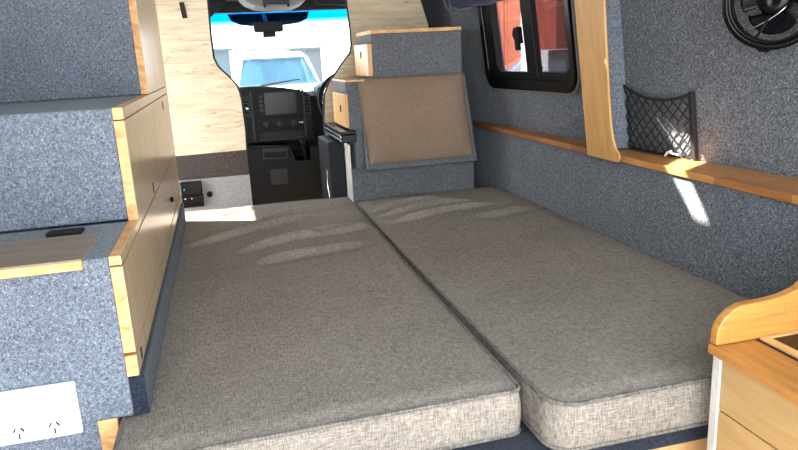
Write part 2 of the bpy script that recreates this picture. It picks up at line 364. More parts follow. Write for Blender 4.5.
# ------------------------------------------------------------------ bed platform
t = thing('bed_platform', (.49, 1.9, -1.2), 'low navy-carpeted bed platform under both mattresses', 'bed base')
obj('deck', MB().box(-.234, XR-.006, 1.06, 2.815, -.735, -.706).box(-.2, XR-.03, .985, 1.06, -.752, -.706).box(-.234, .50, 2.815, 2.92, -.735, -.704), M['felt_navy'], t, bevel=.006)
obj('front_panel', MB().box(-.234, XR-.006, 1.0, 1.05, -1.2, -.753), M['ply_warm'], t)
obj('side_panel', MB().box(-.234, -.216, 1.056, 2.81, -1.2, -.736), M['felt_navy'], t)
obj('rear_panel', MB().box(-.215, XR-.002, 2.79, 2.812, -1.2, -.736), M['felt_navy'], t)

def sstep(a, b, x):
    t = max(0, min(1, (x-a)/(b-a))); return t*t*(3-2*t)
def crease(x, y, x0, y0, x1, y1, w, h):
    """one long soft fold from (x0,y0) to (x1,y1)"""
    dx, dy = x1-x0, y1-y0; L = math.hypot(dx, dy); s = ((x-x0)*dx+(y-y0)*dy)/L/L; d = ((x-x0)*dy-(y-y0)*dx)/L
    d += .018*sin(s*5+x0*9)
    if s < -.1 or s > 1.1: return 0
    e = sstep(-.1, .25, s)*(1-sstep(.75, 1.1, s))
    return 2.8*h*e*(math.exp(-(d/w)**2)-.7*math.exp(-((d-1.6*w)/w)**2))
def mattress(name, x0, x1, y0, y1, zb, zt, r, folds, label, edge, seed):
    t = thing(name, ((x0+x1)/2, (y0+y1)/2, zb), label, 'mattress', None)
    nx, ny = 90, 220
    def mapp(u, v):
        x, y = x0+(x1-x0)*u, y0+(y1-y0)*v
        cx = min(max(x, x0+r), x1-r); cy = min(max(y, y0+r), y1-r); ox, oy = x-cx, y-cy
        if ox and oy:
            k = max(abs(ox), abs(oy))/math.hypot(ox, oy); ox *= k; oy *= k
        x, y = cx+ox, cy+oy
        return edge(x, y, u, v)
    def top(x, y, u, v):
        d = min(u*(x1-x0), (1-u)*(x1-x0), v*(y1-y0), (1-v)*(y1-y0))
        h = zt-.007*(1-sstep(0, .05, d))
        h += .0035*noise.noise(Vector((x*3.2, y*2.4, seed)))+.0012*noise.noise(Vector((x*13, y*9, seed+3)))
        for f in folds: h += crease(x, y, *f)*sstep(0, .03, d)
        return h
    b = MB(); vs = []; fs = []
    for j in range(ny+1):
        for i in range(nx+1):
            u, v = i/nx, j/ny; x, y = mapp(u, v); vs.append((x, y, top(x, y, u, v)))
    for j in range(ny):
        for i in range(nx): a = j*(nx+1)+i; fs.append((a, a+1, a+nx+2, a+nx+1))
    loop = [(i, 0) for i in range(nx)]+[(nx, j) for j in range(ny)]+[(nx-i, ny) for i in range(nx)]+[(0, ny-j) for j in range(ny)]
    n = len(loop); K = 6; base = len(vs); cx, cy = (x0+x1)/2, (y0+y1)/2
    tz = []; tp = []
    for (i, j) in loop: x, y, z = vs[j*(nx+1)+i]; tp.append((x, y)); tz.append(z)
    def outn(q):
        a = Vector(tp[(q-2) % n]); c = Vector(tp[(q+2) % n]); d = (c-a); o = Vector((d.y, -d.x))
        return o.normalized() if o.length > 1e-9 else Vector((0, 0))
    nr = [outn(q) for q in range(n)]
    prev = [j*(nx+1)+i for i, j in loop]
    for k in range(1, K+1):
        s = k/K; cur = []
        for q in range(n):
            bul = .006*sin(pi*s)+.0015*noise.noise(Vector((tp[q][0]*7, tp[q][1]*7, s*3+seed)))
            zz = tz[q]*(1-s)+zb*s
            p = (tp[q][0]+nr[q].x*bul, tp[q][1]+nr[q].y*bul, zz); cur.append(len(vs)); vs.append(p)
        for q in range(n): fs.append((prev[q], cur[q], cur[(q+1) % n], prev[(q+1) % n]))
        prev = cur
    fs.append(tuple(prev))
    b.add(vs, fs)
    cv = obj('cover', b, M['fabric'], t, smooth=True)
    obj('piping', MB().tube([(tp[q][0]+nr[q].x*.001, tp[q][1]+nr[q].y*.001, tz[q]-.001) for q in range(n)], .0042, 8, True), M['piping'], cv, smooth=True)
    obj('piping', MB().tube([(tp[q][0]+nr[q].x*.001, tp[q][1]+nr[q].y*.001, zb+.005) for q in range(n)], .0042, 8, True), M['piping'], cv, smooth=True)
    return t
def edgeL(x, y, u, v):
    # right side drifts with the seam; near corner pulls in a little; near end falls back to the left
    if u > .5: x += (u-.5)*2*(.024*sstep(1.6, 2.9, y)-.0*(1-sstep(1.02, 1.6, y)))
    y += .012*(1-u)*(1-v)*-1.0
    return x, y
mattress('mattress', -.228, .478, 1.045, 2.93, -.703, -.600, .018,
         [(-.18, 2.36, .34, 2.64, .02, .006), (0, 2.2, .42, 2.45, .025, .005), (.1, 2.62, .47, 2.80, .016, .005), (.2, 2.30, .50, 2.38, .02, .005), (-.1, 2.75, .2, 2.86, .014, .004), (.05, 2.05, .4, 2.16, .03, .004)],
         'left taupe woven mattress, its near end seen edge on', edgeL, 1.3)
def edgeR(x, y, u, v):
    if u < .5: x += (1-2*u)*(.012*sstep(1.5, 2.8, y))
    return x, y
mattress('mattress', .502, 1.163, .962, 2.815, -.703, -.600, .05,
         [(.52, 2.60, .86, 2.68, .016, .007), (.54, 2.50, .95, 2.60, .014, .007), (.56, 2.38, 1.0, 2.50, .016, .006), (.85, 2.28, 1.1, 2.40, .03, .004)],
         'right taupe woven mattress against the side wall, rounded near corner', edgeR, 6.1)

# ------------------------------------------------------------------ stepped box at the head of the bed
t = thing('storage_box', (.79, 2.95, -1.2), 'stepped grey-carpeted box at the head of the right mattress with a sloping lid', 'storage box')
obj('base_box', MB().box(.5125, 1.065, 2.82, 3.2, -1.2, -.47).box(.536, .587, 2.835, 3.2, -.47, -.30), M['felt_box'], t)
obj('side_board', MB().box(.507, .512, 2.823, 3.2, -1.2, -.365), M['ply_white'], t, bevel=.002)
ms = MB().prism([(.52, 2.825, -.30), (.52, 3.22, -.30), (.52, 3.22, -.105), (.52, 2.89, -.105)], (.049, 0, 0))
obj('side_box', ms, M['felt_box'], t)
obj('side_box_top', MB().box(.519, .60, 2.87, 3.22, -.105, -.098), M['ply_warm'], t)
obj('core', MB().prism([(.587, 2.80, -.468), (.587, 3.2, -.468), (.587, 3.2, -.1), (.587, 2.915, -.1)], (.466, 0, 0)), M['felt_box'], t)
A, B_ = Vector((.570, 2.758, -.468)), Vector((.570, 2.893, -.095)); dn = Vector((0, -(B_-A).z, (B_-A).y)).normalized()
lid = MB().prism([A, B_, B_-dn*.022, A-dn*.022], (.490, 0, 0))
obj('sloping_lid', lid, M['felt_box'], t, bevel=.002)
dr = obj('drawer', MB().box(.508, .52, 2.85, 3.17, -.295, -.155), M['ply_warm'], t, bevel=.002)
obj('pull_hole', MB().box(.5065, .508, 2.955, 2.985, -.235, -.205), M['slot'], dr)
# cushion
s0 = A+(B_-A)*.055; s1 = A+(B_-A)*.998; o = dn
cu = MB(); vs = []; fs = []; NX, NY = 24, 20
for j in range(NY+1):
    for i in range(NX+1):
        u, v = i/NX, j/NY; d = min(u, 1-u)*.43; e = min(v, 1-v)*.36
        h = .005+.022*sstep(0, .05, min(d, e))
        vs.append(Vector((.574+.472*u+.012*(1-u)*(1-v), 0, 0))+Vector((0, s0.y+(s1.y-s0.y)*v, s0.z+(s1.z-s0.z)*v))+o*h)
for j in range(NY):
    for i in range(NX): a = j*(NX+1)+i; fs.append((a, a+1, a+NX+2, a+NX+1))
lo = [(i, 0) for i in range(NX)]+[(NX, j) for j in range(NY)]+[(NX-i, NY) for i in range(NX)]+[(0, NY-j) for j in range(NY)]
top = [j*(NX+1)+i for i, j in lo]; n = len(vs)
for a in top: vs.append(vs[a]-o*.0045)
for q in range(len(top)): fs.append((top[q], n+q, n+(q+1) % len(top), top[(q+1) % len(top)]))
fs.append(tuple(range(n, n+len(top)))); cu.add(vs, fs)
tag(obj('back_cushion', cu, M['fabric_brown'], smooth=True), 'flat brown woven cushion lying on the sloping lid of the stepped box', 'cushion')
# upper box
t = thing('storage_box', (.85, 3.05, -.098), 'upper grey-carpeted box with an orange timber top edge, above the brown cushion', 'storage box')
obj('carcass', MB().box(.648, 1.052, 2.905, 3.2, -.095, .086), M['felt_box'], t, bevel=.002)
obj('top_board', MB().box(.646, 1.053, 2.90, 3.21, .087, .102), M['ply_edge'], t, bevel=.001)
dr = obj('drawer', MB().box(.628, .648, 2.905, 3.19, -.088, .048), M['ply_warm'], t, bevel=.002)
obj('pull_hole', MB().box(.6265, .628, 3.03, 3.055, -.012, .018), M['slot'], dr)

# black appliance with metal-trimmed lid
t = thing('fridge_box', (.46, 3.1, -1.2), 'black fridge box with a metal-trimmed top beside the stepped carpet box', 'fridge')
obj('case', MB().box(.435, .504, 2.935, 3.24, -1.2, -.362), M['dash'], t, bevel=.004)
l = obj('lid', MB().box(.474, .537, 2.80, 3.26, -.352, -.318), M['black_gloss'], t, bevel=.004)
obj('lid_top', MB().box(.472, .538, 2.799, 3.262, -.317, -.304), M['black_gloss'], t, bevel=.003)
obj('metal_trim', MB().box(.4705, .474, 2.81, 3.25, -.330, -.325), M['chrome'], l)
obj('metal_trim', MB().box(.4705, .474, 2.81, 3.25, -.345, -.342), M['chrome'], l)
obj('latch', MB().box(.425, .436, 2.98, 3.0, -.52, -.485), M['chrome'], t, bevel=.003)
obj('cable', MB().tube([(.43, 2.985, -.52), (.427, 2.98, -.56), (.432, 2.97, -.62), (.43, 2.965, -.70)], .003, 8), M['chrome'], t, smooth=True)

# ------------------------------------------------------------------ side window
def fr(x0, x1, z0, z1, r, off): return rrect(x0, x1, z0, z1, r, wp(off), 8)
wi = thing('window_1', (1.2, 2.53, -.145), None, None); wi['kind'] = 'structure'; wi['label'] = 'black framed sliding side window'
for nm, a, b, mt, o1, th in (('outer_frame', (2.175, 2.90, -.168, .44, .07), (2.205, 2.865, -.125, .40, .055), M['black_gloss'], .028, .03),
                            ('inner_frame', (2.20, 2.87, -.13, .405, .06), (2.225, 2.80, -.095, .385, .035), M['black'], .016, .03)):
    obj(nm, MB().ring(fr(*a, o1), fr(*b, o1), (th, 0, 0)), mt, wi, bevel=.003)
obj('edge_seal', MB().tube(fr(2.173, 2.902, -.17, .442, .07, .012), .006, 6, True), M['grey_pl'], wi, smooth=True)
obj('mullion', MB().prism([wp(.02)(2.45, -.12), wp(.02)(2.53, -.12), wp(.02)(2.53, .40), wp(.02)(2.45, .40)], (.025, 0, 0)), M['black'], wi, bevel=.003)
obj('clear_pane', MB().prism([wp(-.004)(2.53, -.115), wp(-.004)(2.81, -.115), wp(-.004)(2.81, .39), wp(-.004)(2.53, .39)], (.004, 0, 0)), M['side_glass'], wi)
obj('tinted_pane', MB().prism([wp(-.010)(2.22, -.115), wp(-.010)(2.50, -.115), wp(-.010)(2.50, .39), wp(-.010)(2.22, .39)], (.004, 0, 0)), M['tint'], wi)
lc = MB(); cz = .045
lc.prism([wp(.045)(2.53, cz-.03), wp(.045)(2.56, cz-.02), wp(.045)(2.575, cz+.005), wp(.045)(2.56, cz+.03), wp(.045)(2.53, cz+.035)], (.025, 0, 0))
lc.prism([wp(.05)(2.535, cz-.055), wp(.05)(2.552, cz-.055), wp(.05)(2.552, cz-.02), wp(.05)(2.535, cz-.02)], (.02, 0, 0))
obj('latch', lc, M['black'], wi, bevel=.003)
# blue rolled cloth
bc = MB(); vs = []; fs = []; n = 28; m_ = 16
for i in range(n+1):
    y = 3.10-.60*i/n; e = min(1, math.sqrt(max(0, 1-((i/n-.5)*2)**8)))
    for k in range(m_):
        a = 2*pi*k/m_; r = (.045+.006*noise.noise(Vector((y*9, k*.6, 0))))*max(.25, e)
        vs.append((wx(y, .205, .055)+r*.9*cos(a), y, .222+r*.95*sin(a)+.008*noise.noise(Vector((y*6, 1, 1)))))
for i in range(n):
    for k in range(m_): fs.append((i*m_+k, i*m_+(k+1) % m_, (i+1)*m_+(k+1) % m_, (i+1)*m_+k))
fs += [tuple(range(m_)), tuple(range(n*m_, (n+1)*m_))]
bc.add(vs, fs)
t = thing('window_blind', (1.1, 2.8, .18), 'dark blue rolled cloth blind hanging over the top of the side window', 'blind')
obj('cloth_roll', bc, M['blue'], t, smooth=True)
obj('binding', MB().tube([(wx(3.1, .2, .1), 3.095, .235), (wx(3.1, .2, .095), 3.085, .20), (wx(3.1, .2, .09), 3.05, .178), (wx(3, .2, .095), 2.95, .172), (wx(2.9, .2, .095), 2.80, .172)], .004, 6), M['blue_trim'], t, smooth=True)

# ------------------------------------------------------------------ net pocket
NYL, NYR = 1.93, 1.628
def npt(u, v, off=.014):     # u across (left to right), v up
    y = NYL+(NYR-NYL)*u; zb = -.328; zt = -.128-.02*u-.030*(1-(2*u-1)**2)
    belly = .014*sin(pi*u)*(1-.5*v)
    z = zb+(zt-zb)*v; return Vector((wx(y, z, off+belly), y, z))
t = thing('net_pocket', (wx(1.78, -.32), 1.78, -.33), 'black diamond-mesh storage net fixed to the carpeted wall above the ledge', 'net')
nb = MB(); nc = 8; rows = 9
for s_ in (1, -1):
    for k in range(-rows, nc+rows):
        pts = []
        for q in range(0, rows*4+1):
            v = q/(rows*4); u = (k+s_*v*rows*.5*1.0)/nc
            if s_ < 0: u = (k+rows*.5*(1-v))/nc
            if -.001 <= u <= 1.001: pts.append(npt(min(1, max(0, u)), v)+Vector((0, .0012*sin(v*rows*pi), 0)))
        if len(pts) > 1: nb.tube(pts, .0022, 5)
obj('mesh', nb, M['rubber'], t)
obj('top_cord', MB().tube([npt(i/20, 1) for i in range(21)], .0045, 8), M['rubber'], t, smooth=True)
obj('bottom_bar', MB().tube([npt(i/10, 0, .008) for i in range(11)], .004, 8), M['rubber'], t, smooth=True)
for u, wd in ((0, .010), (1, .010)):
    a0, a1 = npt(u, -.02, .002), npt(u, 1.04, .002)
    obj('side_strap', MB().prism([a0+Vector((0, -wd, 0)), a0+Vector((0, wd, 0)), a1+Vector((0, wd*.8, 0)), a1+Vector((0, -wd*.8, 0))], (-.014, 0, 0)), M['rubber'], t, bevel=.003)

# small white fitting at the foot of the net
tag(obj('cord_clip', MB().tube([npt(.72, -.01, .03), npt(.74, .06, .026), npt(.78, .09, .022)], .004, 8).tube([npt(.74, .06, .026), npt(.86, .035, .022)], .003, 8), M['white_pl'], smooth=True), 'small white plastic clip at the foot of the black net', 'clip')

# ------------------------------------------------------------------ wall fan
t = thing('wall_fan', (1.2, 1.36, .0), 'round black fan fixed high on the carpeted wall above the ledge', 'fan')
fc = Vector((1.18, 1.274, .072)); ax = Vector((-.80, -.58, -.10)).normalized(); e1 = ax.cross(Vector((0, 0, 1))).normalized(); e2 = e1.cross(ax)
FR = .092
def fp(a, r, h=0): return fc+(e1*cos(a)+e2*sin(a))*r+ax*h
def frand(rs, hs, a0=0, a1=2*pi, n=48):     # band revolved about the fan axis
    vs = []; fs = []; k = len(rs)
    for i in range(n+1):
        a = a0+(a1-a0)*i/n
        for r, h in zip(rs, hs): vs.append(fp(a, r, h))
    for i in range(n):
        for j in range(k): fs.append((i*k+j, i*k+(j+1) % k, (i+1)*k+(j+1) % k, (i+1)*k+j))
    return vs, fs
v, f = frand([FR-.004, FR+.010, FR+.012, FR-.002], [-.03, -.03, .012, .016]); obj('outer_ring', MB().add(v, f), M['black_gloss'], t, smooth=True, bevel=0)
obj('front_hoop', MB().tube([fp(2*pi*i/48, FR*.93, .022) for i in range(48)], .003, 6, True), M['black_gloss'], t, smooth=True)
v, f = frand([.0001, .032, .034, .028, .0001], [-.035, -.035, .0, .012, .018]); obj('hub', MB().add(v, f), M['black_gloss'], t, smooth=True)
for b_ in range(3):
    vs = []; fs = []; a0 = radians(100+120*b_)
    for i in range(13):
        s_ = i/12
        for j in range(9):
            q = j/8; a = a0+radians(112)*s_*(.8+.2*q); r = .028+(FR-.018-.028)*q*(.80+.20*sin(pi*s_))
            vs.append(fp(a, r, -.004-.022*s_+.004*q))
    for i in range(12):
        for j in range(8): a = i*9+j; fs.append((a, a+1, a+10, a+9))
    bl = obj('blade', MB().add(vs, fs), M['black_gloss'], t, smooth=True)
    sm = bl.modifiers.new('thick', 'SOLIDIFY'); sm.thickness = .002
for b_ in range(3):
    a0 = radians(40+120*b_); obj('guard_arm', MB().tube([fp(a0+.25*s_/6, .03+(FR-.03)*s_/6, .014+.008*sin(pi*s_/6)) for s_ in range(7)], .003, 6), M['black'], t, smooth=True)
obj('highlight_arc', MB().tube([fp(radians(a), r, .018) for a, r in ((-48, .080), (-61, .058), (-84, .038), (-115, .029), (-154, .030))], .0016, 8), M['chrome'], t, smooth=True)  # metal arc laid in for the highlight streak across the fan
obj('foot', MB().prism([fp(radians(-92), FR, -.03), fp(radians(-68), FR, -.03), fp(radians(-74), FR+.02, -.03), fp(radians(-86), FR+.02, -.03)], ax*.03), M['black'], t, bevel=.004)
obj('wall_mount', MB().cyl(fc-ax*.028, (1.275, 1.34, .08), .02, 16), M['black'], t)

# ------------------------------------------------------------------ kitchen bench
KX, KZ, KY = .767, -.51, .916
t = thing('kitchen_cabinet', (.97, .3, -1.2), 'maple-faced kitchen cabinet with a timber bench top in the near right corner', 'cabinet')
obj('carcass', MB().box(.805, 1.165, -.14, KY-.022, -1.2, KZ-.022), M['kit_face'], t)
obj('end_panel', MB().box(.778, 1.165, KY-.020, KY-.004, -1.2, KZ-.019), M['ply_white'], t)
obj('bench_top', MB().box(KX, 1.167, -.15, KY, KZ-.018, KZ), M['bench'], t, bevel=.004, seg=3)
for i, (a, b) in enumerate(((-.628, KZ-.021), (-.80, -.631), (-1.0, -.803), (-1.19, -1.003))):
    d = obj('drawer', MB().box(.782, .804, -.14, KY-.022, a, b), M['kit_face'], t, bevel=.0015)
eo = [(.771, KZ+.001), (.772, -.485), (.776, -.472), (.785, -.46), (.799, -.449), (.818, -.442), (.845, -.441), (.873, -.44), (.902, -.437), (.931, -.428), (.955, -.412), (.975, -.39), (1.0, -.375), (1.05, -.368), (1.12, -.365), (1.12, KZ+.001)]
tag(obj('end_board', MB().prism([(x, .898, z) for x, z in eo], (0, .018, 0)), M['bench_end'], bevel=.003, seg=3), 'curved orange timber end board standing upright on the kitchen bench', 'wood panel')
t = thing('cooktop', (1.0, .65, KZ), 'black glass cooktop in a raised timber surround on the kitchen bench', 'cooktop')
obj('surround', MB().ring([(.856, .42, KZ), (1.14, .42, KZ), (1.14, .896, KZ), (.856, .896, KZ)], [(.873, .44, KZ), (1.12, .44, KZ), (1.12, .889, KZ), (.873, .889, KZ)], (0, 0, .005)), M['ply_warm'], t, bevel=.001)
obj('gap_shade_strip', MB().ring([(.850, .41, KZ+.0002), (1.15, .41, KZ+.0002), (1.15, .897, KZ+.0002), (.850, .897, KZ+.0002)], [(.856, .42, KZ+.0002), (1.14, .42, KZ+.0002), (1.14, .896, KZ+.0002), (.856, .896, KZ+.0002)], (0, 0, .001)), M['slot'], t)  # dark strip laid on the bench for the shade in the groove
obj('glass_plate', MB().box(.8735, 1.119, .441, .888, KZ+.0005, KZ+.003), M['black_gloss'], t)
obj('control_knob', MB().lathe([(.009, 0), (.008, .01), (.006, .012)], (.925, .865, KZ+.003), 'z', 16), M['chrome'], t, smooth=True)

# ------------------------------------------------------------------ cab
struct('wall_cab_left', MB().box(-.66, -.60, PY+.06, YC, FZ, -.25), M['dash'], 'left cab door lower part')
struct('wall_cab_right', MB().box(1.18, 1.24, PY+.12, YC, FZ, -.25), M['dash'], 'right cab door lower part')
for n_, x in (('trim_2', -.60), ('trim_3', 1.12)):
    struct(n_, MB().hexa([(x, 4.75, -.3), (x+.07, 4.75, -.3), (x+.07, 4.85, -.3), (x, 4.85, -.3)], [(x+.06, 4.32, .33), (x+.11, 4.32, .33), (x+.11, 4.42, .33), (x+.06, 4.42, .33)]), M['dash'], 'dark windscreen pillar')
struct('wall_cab_roof', MB().box(-.62, 1.2, PY-.005, 4.36, .345, .40).box(-.62, 1.25, PY-.005, PY+.06, .40, CZ+.01).box(-.62, 1.2, 4.30, 4.38, .285, .345), M['dash'], 'dark overhead shelf of the cab')
wi = thing('window_2', (.29, 4.7, -.35), None, None); wi['kind'] = 'structure'; wi['label'] = 'cab windscreen with a blue sun band'
def ws(x, z): return Vector((x, 4.86-.46*(z+.35)/.70, z))
obj('glass', MB().prism([ws(-.58, -.35), ws(1.17, -.35), ws(1.14, .2045), ws(-.55, .2045)], (0, .005, 0)), M['glass'], wi)
def bandz(x): return .225
obj('sun_band', MB().prism([ws(-.55, .205), ws(1.14, .205), ws(1.13, .36), ws(-.54, .36)], (0, .005, 0)), M['band'], wi)
# header lining and visors
t = thing('sun_visor', (.07, 4.2, .25), 'dark sun visor folded down at the top left of the windscreen', 'visor', None)
obj('visor_panel', MB().prism([(-.35, 4.18, .215), (-.03, 4.18, .225), (.10, 4.18, .3448), (-.35, 4.18, .3448)], (0, .02, 0)), M['dash'], t, bevel=.004)
t = thing('sun_visor', (.85, 4.2, .25), 'dark sun visor folded up at the top right of the windscreen', 'visor', None)
obj('visor_panel', MB().prism([(.62, 4.18, .31), (1.08, 4.18, .272), (1.08, 4.18, .3448), (.60, 4.18, .3448)], (0, .02, 0)), M['dash'], t, bevel=.004)
# teal shade strip hanging behind the mirror
sb = [(.10, .285), (.12, .245), (.17, .222), (.24, .212), (.34, .210), (.46, .212), (.54, .222), (.59, .245), (.60, .285)]
tag(obj('shade_film', MB().prism([ws(x, z)-Vector((0, .006, 0)) for x, z in sb], (0, .002, 0)), M['band2']), 'darker teal tinted strip on the glass behind the rear-view mirror', 'sun strip')
t = thing('overhead_console', (.36, 4.2, .26), 'grey rounded lamp console on the cab roof above the mirror', 'console')
vs = []; fs = []; NN = 20
prof = [(.15, .355), (.175, .322), (.20, .30), (.25, .279), (.31, .270), (.40, .268), (.47, .273), (.52, .293), (.55, .32), (.57, .352)]
obj('shell', MB().prism([(x, 4.02, z+.02) for x, z in prof], (0, .24, -.01)), M['grey_pl'], t, bevel=.012, seg=4)
obj('lamp_lens', MB().box(.29, .44, 4.012, 4.03, .30, .345), M['dash_mid'], t, bevel=.003)
for x in (.30, .43): obj('button', MB().lathe([(.008, 0), (.008, -.006)], (x, 4.02, .294), 'y', 14), M['dash'], t)
t = thing('rear_view_mirror', (.33, 4.3, .15), 'black rear-view mirror on the windscreen with a sensor box under it', 'mirror')
obj('mirror_housing', MB().prism(rrect(.243, .418, .165, .226, .016, lambda a, b: Vector((a, 4.29, b-.02*(a-.33)))), (0, .03, 0)), M['black'], t, bevel=.004)
obj('stem', MB().cyl((.325, 4.31, .21), (.318, 4.42, .27), .012, 12), M['black'], t)
obj('sensor_box', MB().box(.295, .372, 4.30, 4.33, .136, .166), M['black'], t, bevel=.005)
# dashboard
t = thing('dashboard', (.29, 4.2, -1.2), 'black van dashboard with a centre stack seen through the cab opening', 'dashboard')
obj('dash_body', MB().prism([(-.60, 4.08, -.22), (-.60, 4.16, -.19), (-.60, 4.70, -.235), (-.60, 4.85, -.34), (-.60, 4.6, -.6), (-.60, 4.12, -.55)], (1.78, 0, 0)), M['dash'], t, bevel=.01)
ct = []
for i in range(13):
    s_ = i/12; ct.append((.115+.395*s_, -.165-.045*s_+.035*math.sqrt(max(0, 1-(2*s_-.9)**2/1.21))))
obj('centre_stack', MB().prism([(x, 4.0, z) for x, z in ct]+[(.515, 4.0, -.47), (.125, 4.0, -.46)], (0, .16, 0)), M['dash'], t, bevel=.006)
obj('fire_wall', MB().box(-.58, 1.17, 4.2, 4.24, -1.2, -.4), M['dash'], t)
obj('stack_trim', MB().tube([(x, 4.0, z) for x, z in ct], .005, 6), M['dash_mid'], t, smooth=True)
for xs, xe in ((.165, .185), (.462, .482)): obj('side_trim', MB().prism([(xs, 3.994, -.17), (xs+.012, 3.994, -.17), (xe+.012-.02, 3.994, -.45), (xe-.02, 3.994, -.45)], (0, .01, 0)), M['dash_mid'], t)
su = obj('screen_unit', MB().box(.208, .455, 3.988, 4.0, -.315, -.168), M['dash'], t, bevel=.003)
obj('screen', MB().box(.245, .425, 3.985, 3.989, -.302, -.18), M['screen'], su)
for z in (-.20, -.225, -.25, -.275): obj('button', MB().box(.215, .235, 3.984, 3.989, z-.008, z+.008), M['dash_mid'], su)
for x0_, x1_, zc in ((.122, .160, -.245), (.470, .508, -.262)):
    vn = obj('air_vent', MB().ring(rrect(x0_, x1_, zc-.06, zc+.05, .008, lambda a, b: Vector((a, 3.985, b)), 3), rrect(x0_+.005, x1_-.005, zc-.055, zc+.045, .005, lambda a, b: Vector((a, 3.985, b)), 3), (0, .018, 0)), M['dash_mid'], t)
    for k in range(5): obj('louvre', MB().box(x0_+.004, x1_-.004, 3.99, 4.0, zc-.05+.02*k, zc-.044+.02*k), M['dash_mid'], vn)
obj('vent_tab', MB().box(.138, .150, 3.982, 3.987, -.262, -.256), M['chrome'], t)
hp = obj('heater_panel', MB().box(.205, .46, 3.99, 4.0, -.385, -.33), M['dash'], t, bevel=.002)
for x in (.245, .32, .40): obj('heater_knob', MB().lathe([(.020, 0), (.018, -.014), (.016, -.016), (.0005, -.016)], (x, 3.99, -.357), 'y', 20), M['dash_mid'], hp, smooth=True)
obj('chrome_switch', MB().box(.432, .456, 3.986, 3.991, -.362, -.354), M['chrome'], hp)
obj('shelf_slot', MB().box(.20, .45, 3.985, 3.999, -.44, -.405), M['slot'], t)
obj('shelf_lip', MB().box(.20, .45, 3.97, 3.999, -.450, -.441), M['dash_mid'], t, bevel=.002)
cs = obj('lower_console', MB().prism([(.02, 3.93, -.47), (.355, 3.93, -.485), (.385, 3.93, -.575), (.48, 3.93, -.58), (.485, 3.93, -.50), (.62, 3.93, -.51), (.62, 3.93, -1.2), (.02, 3.93, -1.2)], (0, .25, 0)), M['dash'], t, bevel=.008)
obj('console_edge', MB().tube([(.14, 3.93, -.47), (.355, 3.93, -.485), (.385, 3.93, -.575), (.48, 3.93, -.58), (.485, 3.93, -.50)], .004, 6), M['dash_mid'], t)
obj('cubby_frame', MB().ring([(.205, 3.92, -.548), (.345, 3.92, -.553), (.345, 3.92, -.49), (.205, 3.92, -.485)], [(.212, 3.92, -.541), (.338, 3.92, -.546), (.338, 3.92, -.512), (.212, 3.92, -.507)], (0, .012, 0)), M['dash_mid'], t)
obj('ashtray_face', MB().box(.235, .335, 3.923, 3.93, -.70, -.61), M['dash_mid'], t, bevel=.004)
obj('gear_lever', MB().tube([(.44, 3.88, -.56), (.43, 3.86, -.48), (.425, 3.85, -.44)], .01, 10, r2=.016), M['black'], t, smooth=True)
obj('instrument_hood', MB().prism([(.55, 4.02, -.24), (.56, 4.02, -.17), (.62, 4.02, -.14), (.82, 4.02, -.14), (.88, 4.02, -.17), (.89, 4.02, -.24)], (0, .2, 0)), M['dash'], t, bevel=.01)
# steering wheel
t = thing('steering_wheel', (.71, 3.75, -.24), 'black steering wheel with a silver rim arc, half hidden by the partition', 'steering wheel')
wc = Vector((.715, 3.78, -.245)); wa = Vector((0, -.86, .5)).normalized(); w1 = Vector((1, 0, 0)); w2 = Vector((0, .5, .86))
obj('rim', MB().tube([wc+(w1*cos(2*pi*i/48)+w2*sin(2*pi*i/48))*.18 for i in range(48)], .015, 10, True), M['black'], t, smooth=True)
obj('silver_arc', MB().tube([wc+wa*.012+(w1*cos(radians(a))+w2*sin(radians(a)))*.166 for a in range(140, 226, 6)], .004, 6), M['chrome'], t, smooth=True)
obj('hub', MB().cyl(wc-wa*.03, wc+wa*.02, .06, 24), M['dash'], t, bevel=.008)
for a in (180, 0, 270): obj('spoke', MB().tube([wc, wc+(w1*cos(radians(a))+w2*sin(radians(a)))*.175], .014, 8), M['dash'], t, smooth=True)
obj('column', MB().cyl(wc-wa*.03, wc-wa*.30, .03, 16), M['dash'], t)
# driver's seat
t = thing('driver_seat', (.85, 3.55, -1.2), 'dark cab seat behind the right partition, next to the console', 'seat')
obj('seat_base', MB().box(.66, 1.1, 3.46, 3.80, -1.2, -.80), M['dash'], t, bevel=.02)
obj('seat_cushion', MB().box(.64, 1.12, 3.46, 3.84, -.79, -.66), M['dash_mid'], t, bevel=.04, seg=4)
obj('backrest', MB().prism([(.66, 3.44, -.655), (.66, 3.54, -.655), (.66, 3.50, .05), (.66, 3.425, .05)], (.44, 0, 0)), M['dash_mid'], t, bevel=.03, seg=4)

# ------------------------------------------------------------------ outside
GZ = -1.85
struct('floor_outside', MB().box(-40, 40, -30, 60, GZ-.2, GZ), M['concrete'], 'bright concrete yard')
# white vehicle facing the van
t = thing('parked_van', (1.15, 15.5, GZ), 'white vehicle parked outside facing the windscreen', 'vehicle')
X0, X1, YV = .28, 1.97, 13.5
bd = MB()
bd.prism([(X0-.05, 12.1, GZ+.35), (X0-.05, 12.05, GZ+.95), (X0-.05, 12.35, GZ+1.15), (X0-.05, 13.35, GZ+1.375), (X0-.05, 17.5, GZ+1.36), (X0-.05, 17.5, GZ+.35)], (X1-X0+.1, 0, 0))
obj('body', bd, M['van_white'], t, bevel=.05, seg=4)
def cabq(y, z, inset): return [(X0+inset, y, z), (X1-inset, y, z)]
cb = MB()
b0 = [(X0, 13.35, GZ+1.29), (X1, 13.35, GZ+1.29), (X1, 17.4, GZ+1.29), (X0, 17.4, GZ+1.29)]
